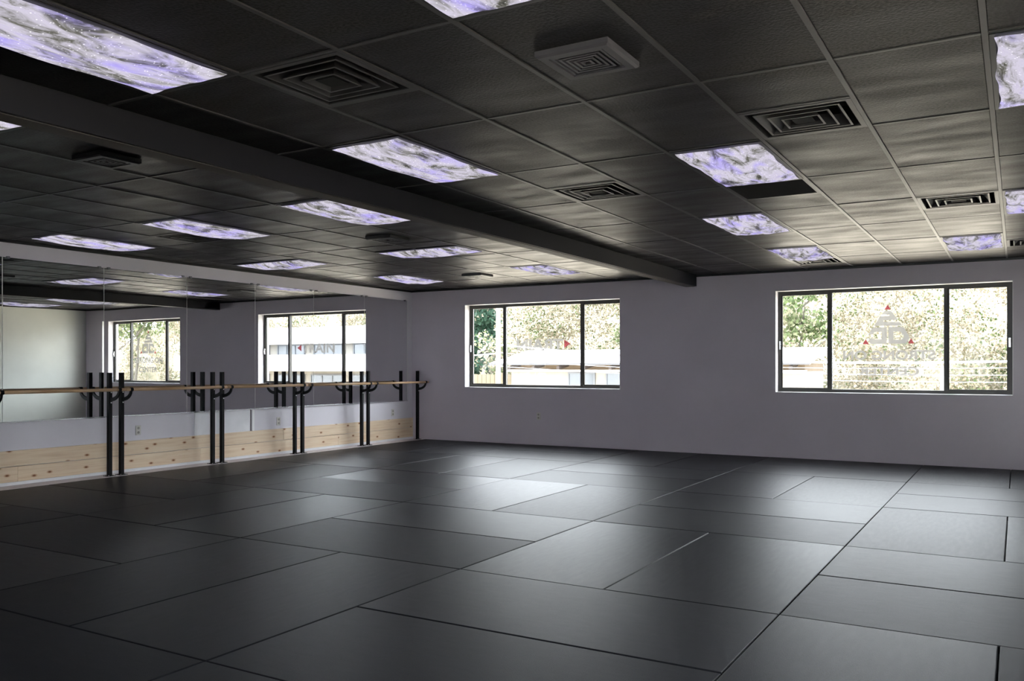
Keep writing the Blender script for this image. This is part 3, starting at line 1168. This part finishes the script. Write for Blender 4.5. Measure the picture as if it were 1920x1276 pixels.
op = make_outlet()
for k, (loc, rz, lab) in enumerate((((0, -5.651, 0.50), 0, 'ivory wall outlet under the logo window reflection, farthest from the windows'),
                                   ((0, -3.279, 0.485), 0, 'ivory wall outlet right of the pale wall board'),
                                   ((0, -0.56, 0.49), 0, 'ivory wall outlet on the mirror wall nearest the corner'),
                                   ((2.623, 0, 0.475), -math.pi / 2, 'grey wall outlet on the window wall below the lettered window'))):
    o = op if k == 0 else copy_tree(op)
    o.location = loc
    o.rotation_euler = (0, 0, rz)
    tag(o, lab, 'outlet', 'wall outlets')

# ------------------------------------------------------------------ outdoors
GZ = -2.6
ME = {
    'ground': simple('pale_asphalt', (0.50, 0.43, 0.33), 0.9, var=0.15, vscale=0.4),
    'roof': simple('pale_metal_roof', (0.42, 0.42, 0.42), 0.6, var=0.05),
    'stucco': simple('cream_stucco', (0.16, 0.148, 0.128), 0.85, var=0.06),
    'tan': simple('tan_siding', (0.085, 0.062, 0.040), 0.85, var=0.1),
    'rafter': simple('rafter_wood', (0.02, 0.013, 0.01), 0.8),
    'fasc': simple('fascia_grey', (0.04, 0.04, 0.044), 0.7),
    'glassdark': simple('house_window_glass', (0.045, 0.052, 0.06), 0.15),
    'hframe': simple('house_window_frame', (0.07, 0.075, 0.085), 0.6),
    'pole': simple('weathered_pole', (0.34, 0.32, 0.30), 0.9, var=0.1),
    'wire': simple('wire_sheath', (0.33, 0.34, 0.37), 0.6),
    'fence': simple('wooden_fence', (0.085, 0.07, 0.045), 0.9, var=0.15, vscale=2),
    'trunk': simple('tree_bark', (0.05, 0.045, 0.036), 0.9, var=0.2, vscale=3),
    'hill': mat_foliage('hill_undergrowth', [(0.30, (0.03, 0.045, 0.015)), (0.45, (0.10, 0.095, 0.06)), (0.60, (0.17, 0.145, 0.10)), (0.75, (0.20, 0.18, 0.14))], 0.5, 0.0),
    'leaf': mat_foliage('mixed_autumn_leaves', [(0.25, (0.025, 0.045, 0.013)), (0.36, (0.075, 0.100, 0.040)), (0.43, (0.18, 0.155, 0.105)), (0.53, (0.27, 0.23, 0.165)), (0.68, (0.34, 0.32, 0.27))], 0.42),
    'needle': mat_foliage('conifer_green', [(0.3, (0.010, 0.026, 0.016)), (0.6, (0.022, 0.050, 0.030))], 0.8),
    'green': mat_foliage('green_leaves', [(0.3, (0.024, 0.040, 0.012)), (0.5, (0.075, 0.10, 0.04)), (0.7, (0.22, 0.20, 0.14))], 0.7),
}
b = MB()
b.box(-70, 90, -70, 90, GZ - 0.3, GZ)
tag(b.build('street_ground', ME['ground']), 'pale street and yard outside the windows', 'ground', kind='structure')

# wooded hillside
nx, ny = 60, 14
v, f = [], []
for j in range(ny + 1):
    for i in range(nx + 1):
        x = -55 + 130 * i / nx
        y = 36 + 22 * j / ny
        z = GZ - 0.1 + 13 * (j / ny) ** 0.8 + 0.5 * math.sin(x * 0.35 + j) + 0.3 * math.sin(x * 0.9)
        v.append((x, y, z if j else GZ - 0.2))
for j in range(ny):
    for i in range(nx):
        a = j * (nx + 1) + i
        f.append((a, a + 1, a + nx + 2, a + nx + 1))
me = bpy.data.meshes.new('hillside')
me.from_pydata(v, [], f)
me.materials.append(ME['hill'])
tag(link('hillside', me), 'overgrown hillside rising beyond the street', 'hill', kind='structure')


def leaf_mesh(name, centres, size, m):
    """one small bent leaf card pair per centre"""
    n = len(centres)
    c = np.asarray(centres)
    d = rng.normal(size=(n, 3)); d /= np.linalg.norm(d, axis=1)[:, None]
    e = rng.normal(size=(n, 3)); e -= d * (d * e).sum(1)[:, None]; e /= np.linalg.norm(e, axis=1)[:, None]
    k = np.cross(d, e)
    s = (size * rng.uniform(0.6, 1.35, n))[:, None]
    P = np.empty((n, 6, 3))
    P[:, 0] = c - d * s * 0.6
    P[:, 1] = c - d * s * 0.1 + e * s * 0.38
    P[:, 2] = c + d * s * 0.6 + k * s * 0.12
    P[:, 3] = c - d * s * 0.1 - e * s * 0.38
    P = P[:, :4]
    me = bpy.data.meshes.new(name)
    me.vertices.add(n * 4)
    me.vertices.foreach_set('co', P.reshape(-1))
    me.loops.add(n * 4)
    me.loops.foreach_set('vertex_index', np.arange(n * 4, dtype=np.int32))
    me.polygons.add(n)
    me.polygons.foreach_set('loop_start', np.arange(0, n * 4, 4, dtype=np.int32))
    me.update(calc_edges=True)
    me.materials.append(m)
    return me


# hillside foliage: clumped leaves nobody could count
pts = []
for (xa, xb, n) in ((-30, 16, 800), (16, 70, 560)):
    cx = rng.uniform(xa, xb, n)
    cy = rng.uniform(36, 40, n)
    cz = rng.uniform(GZ + 0.3, 8.5, n)
    for x, y, z in zip(cx, cy, cz):
        r = rng.uniform(0.7, 1.5)
        q = rng.normal(size=(200, 3))
        q /= np.linalg.norm(q, axis=1)[:, None]
        q *= (rng.uniform(0.3, 1, 200) ** 0.5)[:, None] * r
        pts.append(q * np.array([1.1, 0.8, 0.8]) + (x, y, z))
o = link('hillside_foliage', leaf_mesh('hillside_foliage', np.concatenate(pts), 0.145, ME['leaf']))
tag(o, 'dense sunlit autumn foliage covering the hillside outside', 'foliage', kind='stuff')


def tree(x, y, h, r, z0, label, m, n, trunk_r=0.14, conifer=False, size=0.2, base=0.35, name='tree'):
    t = tag(empty(name, (x, y, GZ)), label, 'tree')
    b = MB()
    k = 8
    path = [(0.15 * math.sin(q * 0.9 + x), 0.1 * math.cos(q * 1.3), h * 0.92 * q / k) for q in range(k + 1)]
    b.tube(path, [trunk_r * (1 - 0.8 * q / k) for q in range(k + 1)], 8)
    for q in range(6):
        a = q * 2.4 + x
        zz = h * (base + 0.09 * q)
        p = Vector((0, 0, zz))
        b.tube([p, p + Vector((math.cos(a) * r * 0.4, math.sin(a) * r * 0.4, r * 0.25)), p + Vector((math.cos(a) * r * 0.8, math.sin(a) * r * 0.8, r * 0.55))], [trunk_r * 0.4, trunk_r * 0.28, trunk_r * 0.1], 6)
    b.build('trunk', ME['trunk'], t, smooth=True)
    if conifer:
        zz = rng.uniform(0.12, 1.0, n)
        rad = r * (1.02 - zz) * rng.uniform(0.25, 1, n) ** 0.5 * (0.75 + 0.25 * np.sin(zz * 60))
        a = rng.uniform(0, 6.283, n)
        c = np.stack([rad * np.cos(a), rad * np.sin(a), zz * h - 0.25 * rad], 1)
    else:
        cl = []
        for _ in range(26):
            a = rng.uniform(0, 6.283); rr = r * rng.uniform(0.1, 0.8); hz = rng.uniform(base + 0.08, 0.97)
            q = rng.normal(size=(n // 26, 3)); q /= np.linalg.norm(q, axis=1)[:, None]
            q *= (rng.uniform(0.2, 1, n // 26) ** 0.5)[:, None] * r * 0.38
            cl.append(q + (rr * math.cos(a), rr * math.sin(a), hz * h))
        c = np.concatenate(cl)
    link('foliage', leaf_mesh('foliage', c, size, m), t)
    return t


tree(-18.6, 31.6, 13.0, 2.7, GZ, 'dark green conifer behind the utility pole', ME['needle'], 7000, 0.2, True, 0.24, name='conifer')
tree(-15.2, 28.2, 5.6, 1.5, GZ, 'low cream-leaved tree below the conifer, left of the pole', ME['leaf'], 2600, 0.10, base=0.3, size=0.16)
tree(-8.6, 32.3, 8.5, 1.5, GZ, 'slender tree behind the low building, seen through the lettered window', ME['green'], 1500, 0.10, base=0.5)
tree(0.2, 32.0, 9.0, 1.7, GZ, 'green-tinged tree seen through the left pane of the logo window', ME['green'], 1700, 0.12, base=0.5)
tree(38.5, 21, 9.5, 2.2, GZ, 'tall tree with bare trunk seen only in the mirrors', ME['green'], 2200, 0.16, base=0.52)
tree(33.9, 16, 8.8, 1.9, GZ, 'tree with pale trunk seen only in the mirrors, nearer the corner', ME['green'], 2000, 0.14, base=0.52)


def house_window(parent, x0, x1, z0, z1, y, n=2):
    b = MB()
    b.box(x0, x1, y - 0.05, y - 0.02, z0, z1)
    g = b.build('pane', ME['glassdark'], parent)
    b = MB()
    w = 0.07
    b.box(x0 - w, x0, y - 0.08, y, z0 - w, z1 + w); b.box(x1, x1 + w, y - 0.08, y, z0 - w, z1 + w)
    b.box(x0, x1, y - 0.08, y, z0 - w, z0); b.box(x0, x1, y - 0.08, y, z1, z1 + w)
    for k in range(1, n):
        xm = x0 + (x1 - x0) * k / n
        b.box(xm - 0.03, xm + 0.03, y - 0.08, y - 0.051, z0, z1)
    b.build('window_frame', ME['hframe'], g)


# low building across the street, left
B = tag(empty('low_building', (0, 0, 0)), 'low pale building with broad roof across the street', 'building')
hx0, hx1, hy = -12.6, 1.75, 25.0
b = MB(); b.box(hx0, hx1, hy, 29, GZ, 1.12); b.build('wall', ME['stucco'], B)
b = MB(); b.box(hx0, hx1, hy - 0.02, 29, 1.12, 1.46); b.build('frieze', ME['tan'], B)
b = MB()
b.quad([(hx0 - 0.7, 24.0, 1.40), (hx1 + 0.4, 24.0, 1.40), (hx1 + 0.4, 28, 2.10), (hx0 - 0.7, 28, 2.10)])
b.quad([(hx0 - 0.7, 24.0, 1.50), (hx1 + 0.4, 24.0, 1.50), (hx1 + 0.4, 28, 2.20), (hx0 - 0.7, 28, 2.20)])
b.quad([(hx0 - 0.7, 28, 2.20), (hx1 + 0.4, 28, 2.20), (hx1 + 0.4, 29.6, 1.8), (hx0 - 0.7, 29.6, 1.8)])
rf = b.build('roof', ME['roof'], B)
b = MB(); b.box(hx0 - 0.7, hx1 + 0.4, 23.96, 24.0, 1.40, 1.50); b.build('fascia', ME['fasc'], rf)
b = MB(); b.box(hx0 - 0.2, hx1 + 0.1, 24.86, 24.96, 1.07, 1.17); b.build('sill_beam', M['white'], B)
b = MB(); b.box(-0.07, 0.07, -0.55, 0.55, -0.08, 0.08)
rm = b.mesh('rafter', ME['rafter'])
x = hx0 + 0.5
while x < hx1:
    link('rafter', rm, rf, (x, 24.45, 1.34)).rotation_euler = (math.radians(9), 0, 0)
    x += 1.35
for (a, c) in ((-9.3, -8.0), (-7.3, -5.6), (-3.9, -2.3), (-0.9, 0.6)):
    house_window(B, a, c, -0.2, 0.98, hy)

# two-storey white building to the right (mirrors)
B2 = tag(empty('shop_building', (0, 0, 0)), 'white two-storey shop building seen only in the mirrors', 'building')
b = MB(); b.box(15.5, 33, 22, 30, GZ, 2.7); b.build('wall', ME['stucco'], B2)
b = MB(); b.box(15.2, 33.3, 21.4, 30.2, 2.55, 3.45); b.build('roof', ME['roof'], B2)
b = MB(); b.box(15.3, 33.2, 20.4, 22, 1.10, 1.28); b.box(15.3, 33.2, 20.3, 20.4, 1.10, 1.95); b.build('awning', ME['roof'], B2)
for k in range(6):
    a = 16.2 + 2.8 * k
    house_window(B2, a, a + 2.0, 1.98, 2.48, 22, 3)
    house_window(B2, a, a + 2.2, -1.4, 0.85, 22, 3)

# fence and utility poles
F = tag(empty('board_fence', (-14.9, 26, GZ)), 'tan board fence left of the low building', 'fence')
b = MB(); b.box(-0.12, 0.12, -0.02, 0.02, 0, 3.55)
fb = b.mesh('board', ME['fence'])
for k in range(22):
    link('board', fb, F, (-3.6 + 0.26 * k, 0, random.uniform(-0.05, 0.05)))


def pole(x, y, h, r, label, arms=True):
    t = tag(empty('utility_pole', (x, y, GZ)), label, 'utility pole')
    b = MB(); b.cyl((0, 0, 0), (0, 0, h), r * 1.15, 14, r1=r * 0.85); b.build('shaft', ME['pole'], t, smooth=True)
    if arms:
        b = MB(); b.box(-1.1, 1.1, -0.06, 0.06, h - 0.9, h - 0.76); a = b.build('crossarm', ME['pole'], t)
        for q in (-1.0, -0.4, 0.4, 1.0):
            b = MB(); b.cyl((q, 0, h - 0.76), (q, 0, h - 0.6), 0.05, 8); b.build('insulator', M['white'], a)


pole(-10.34, 20, 9.5, 0.105, 'tall pale utility pole seen through the lettered window')
pole(7.30, 20, 3.85, 0.09, 'short pale pole stub at the right of the logo window', False)


def wire(p0, p1, sag, r, label):
    p0, p1 = Vector(p0), Vector(p1)
    b = MB()
    n = 24
    b.tube([p0.lerp(p1, q / n) + Vector((0, 0, -sag * 4 * (q / n) * (1 - q / n))) for q in range(n + 1)], r, 6)
    tag(b.build('overhead_wire', ME['wire'], smooth=True), label, 'wire', 'overhead wires')


wire((-10.34, 19.8, 2.30), (16, 17.5, 1.75), 0.55, 0.040, 'thick cable bundle crossing the logo window between its two lines of letters')
wire((-10.34, 19.8, 1.95), (16, 17.5, 1.50), 0.45, 0.010, 'thin wire just below the thick cable bundle')
wire((-10.34, 19.8, 1.65), (16, 17.5, 1.20), 0.35, 0.010, 'second thin wire under the cable bundle')
wire((-10.34, 19.8, 1.35), (16, 17.5, 0.95), 0.30, 0.010, 'lowest thin wire crossing the logo window')
wire((-10.34, 19.8, 4.3), (-30, 24, 2.4), 0.3, 0.025, 'wire slanting down left from the utility pole')
wire((-10.34, 19.8, 5.2), (16, 17.5, 4.3), 0.5, 0.008, 'highest thin wire crossing in front of the foliage')
wire((-30, 21, 1.2), (-10.34, 19.8, 1.9), 0.15, 0.03, 'dark cable meeting the utility pole from the left')
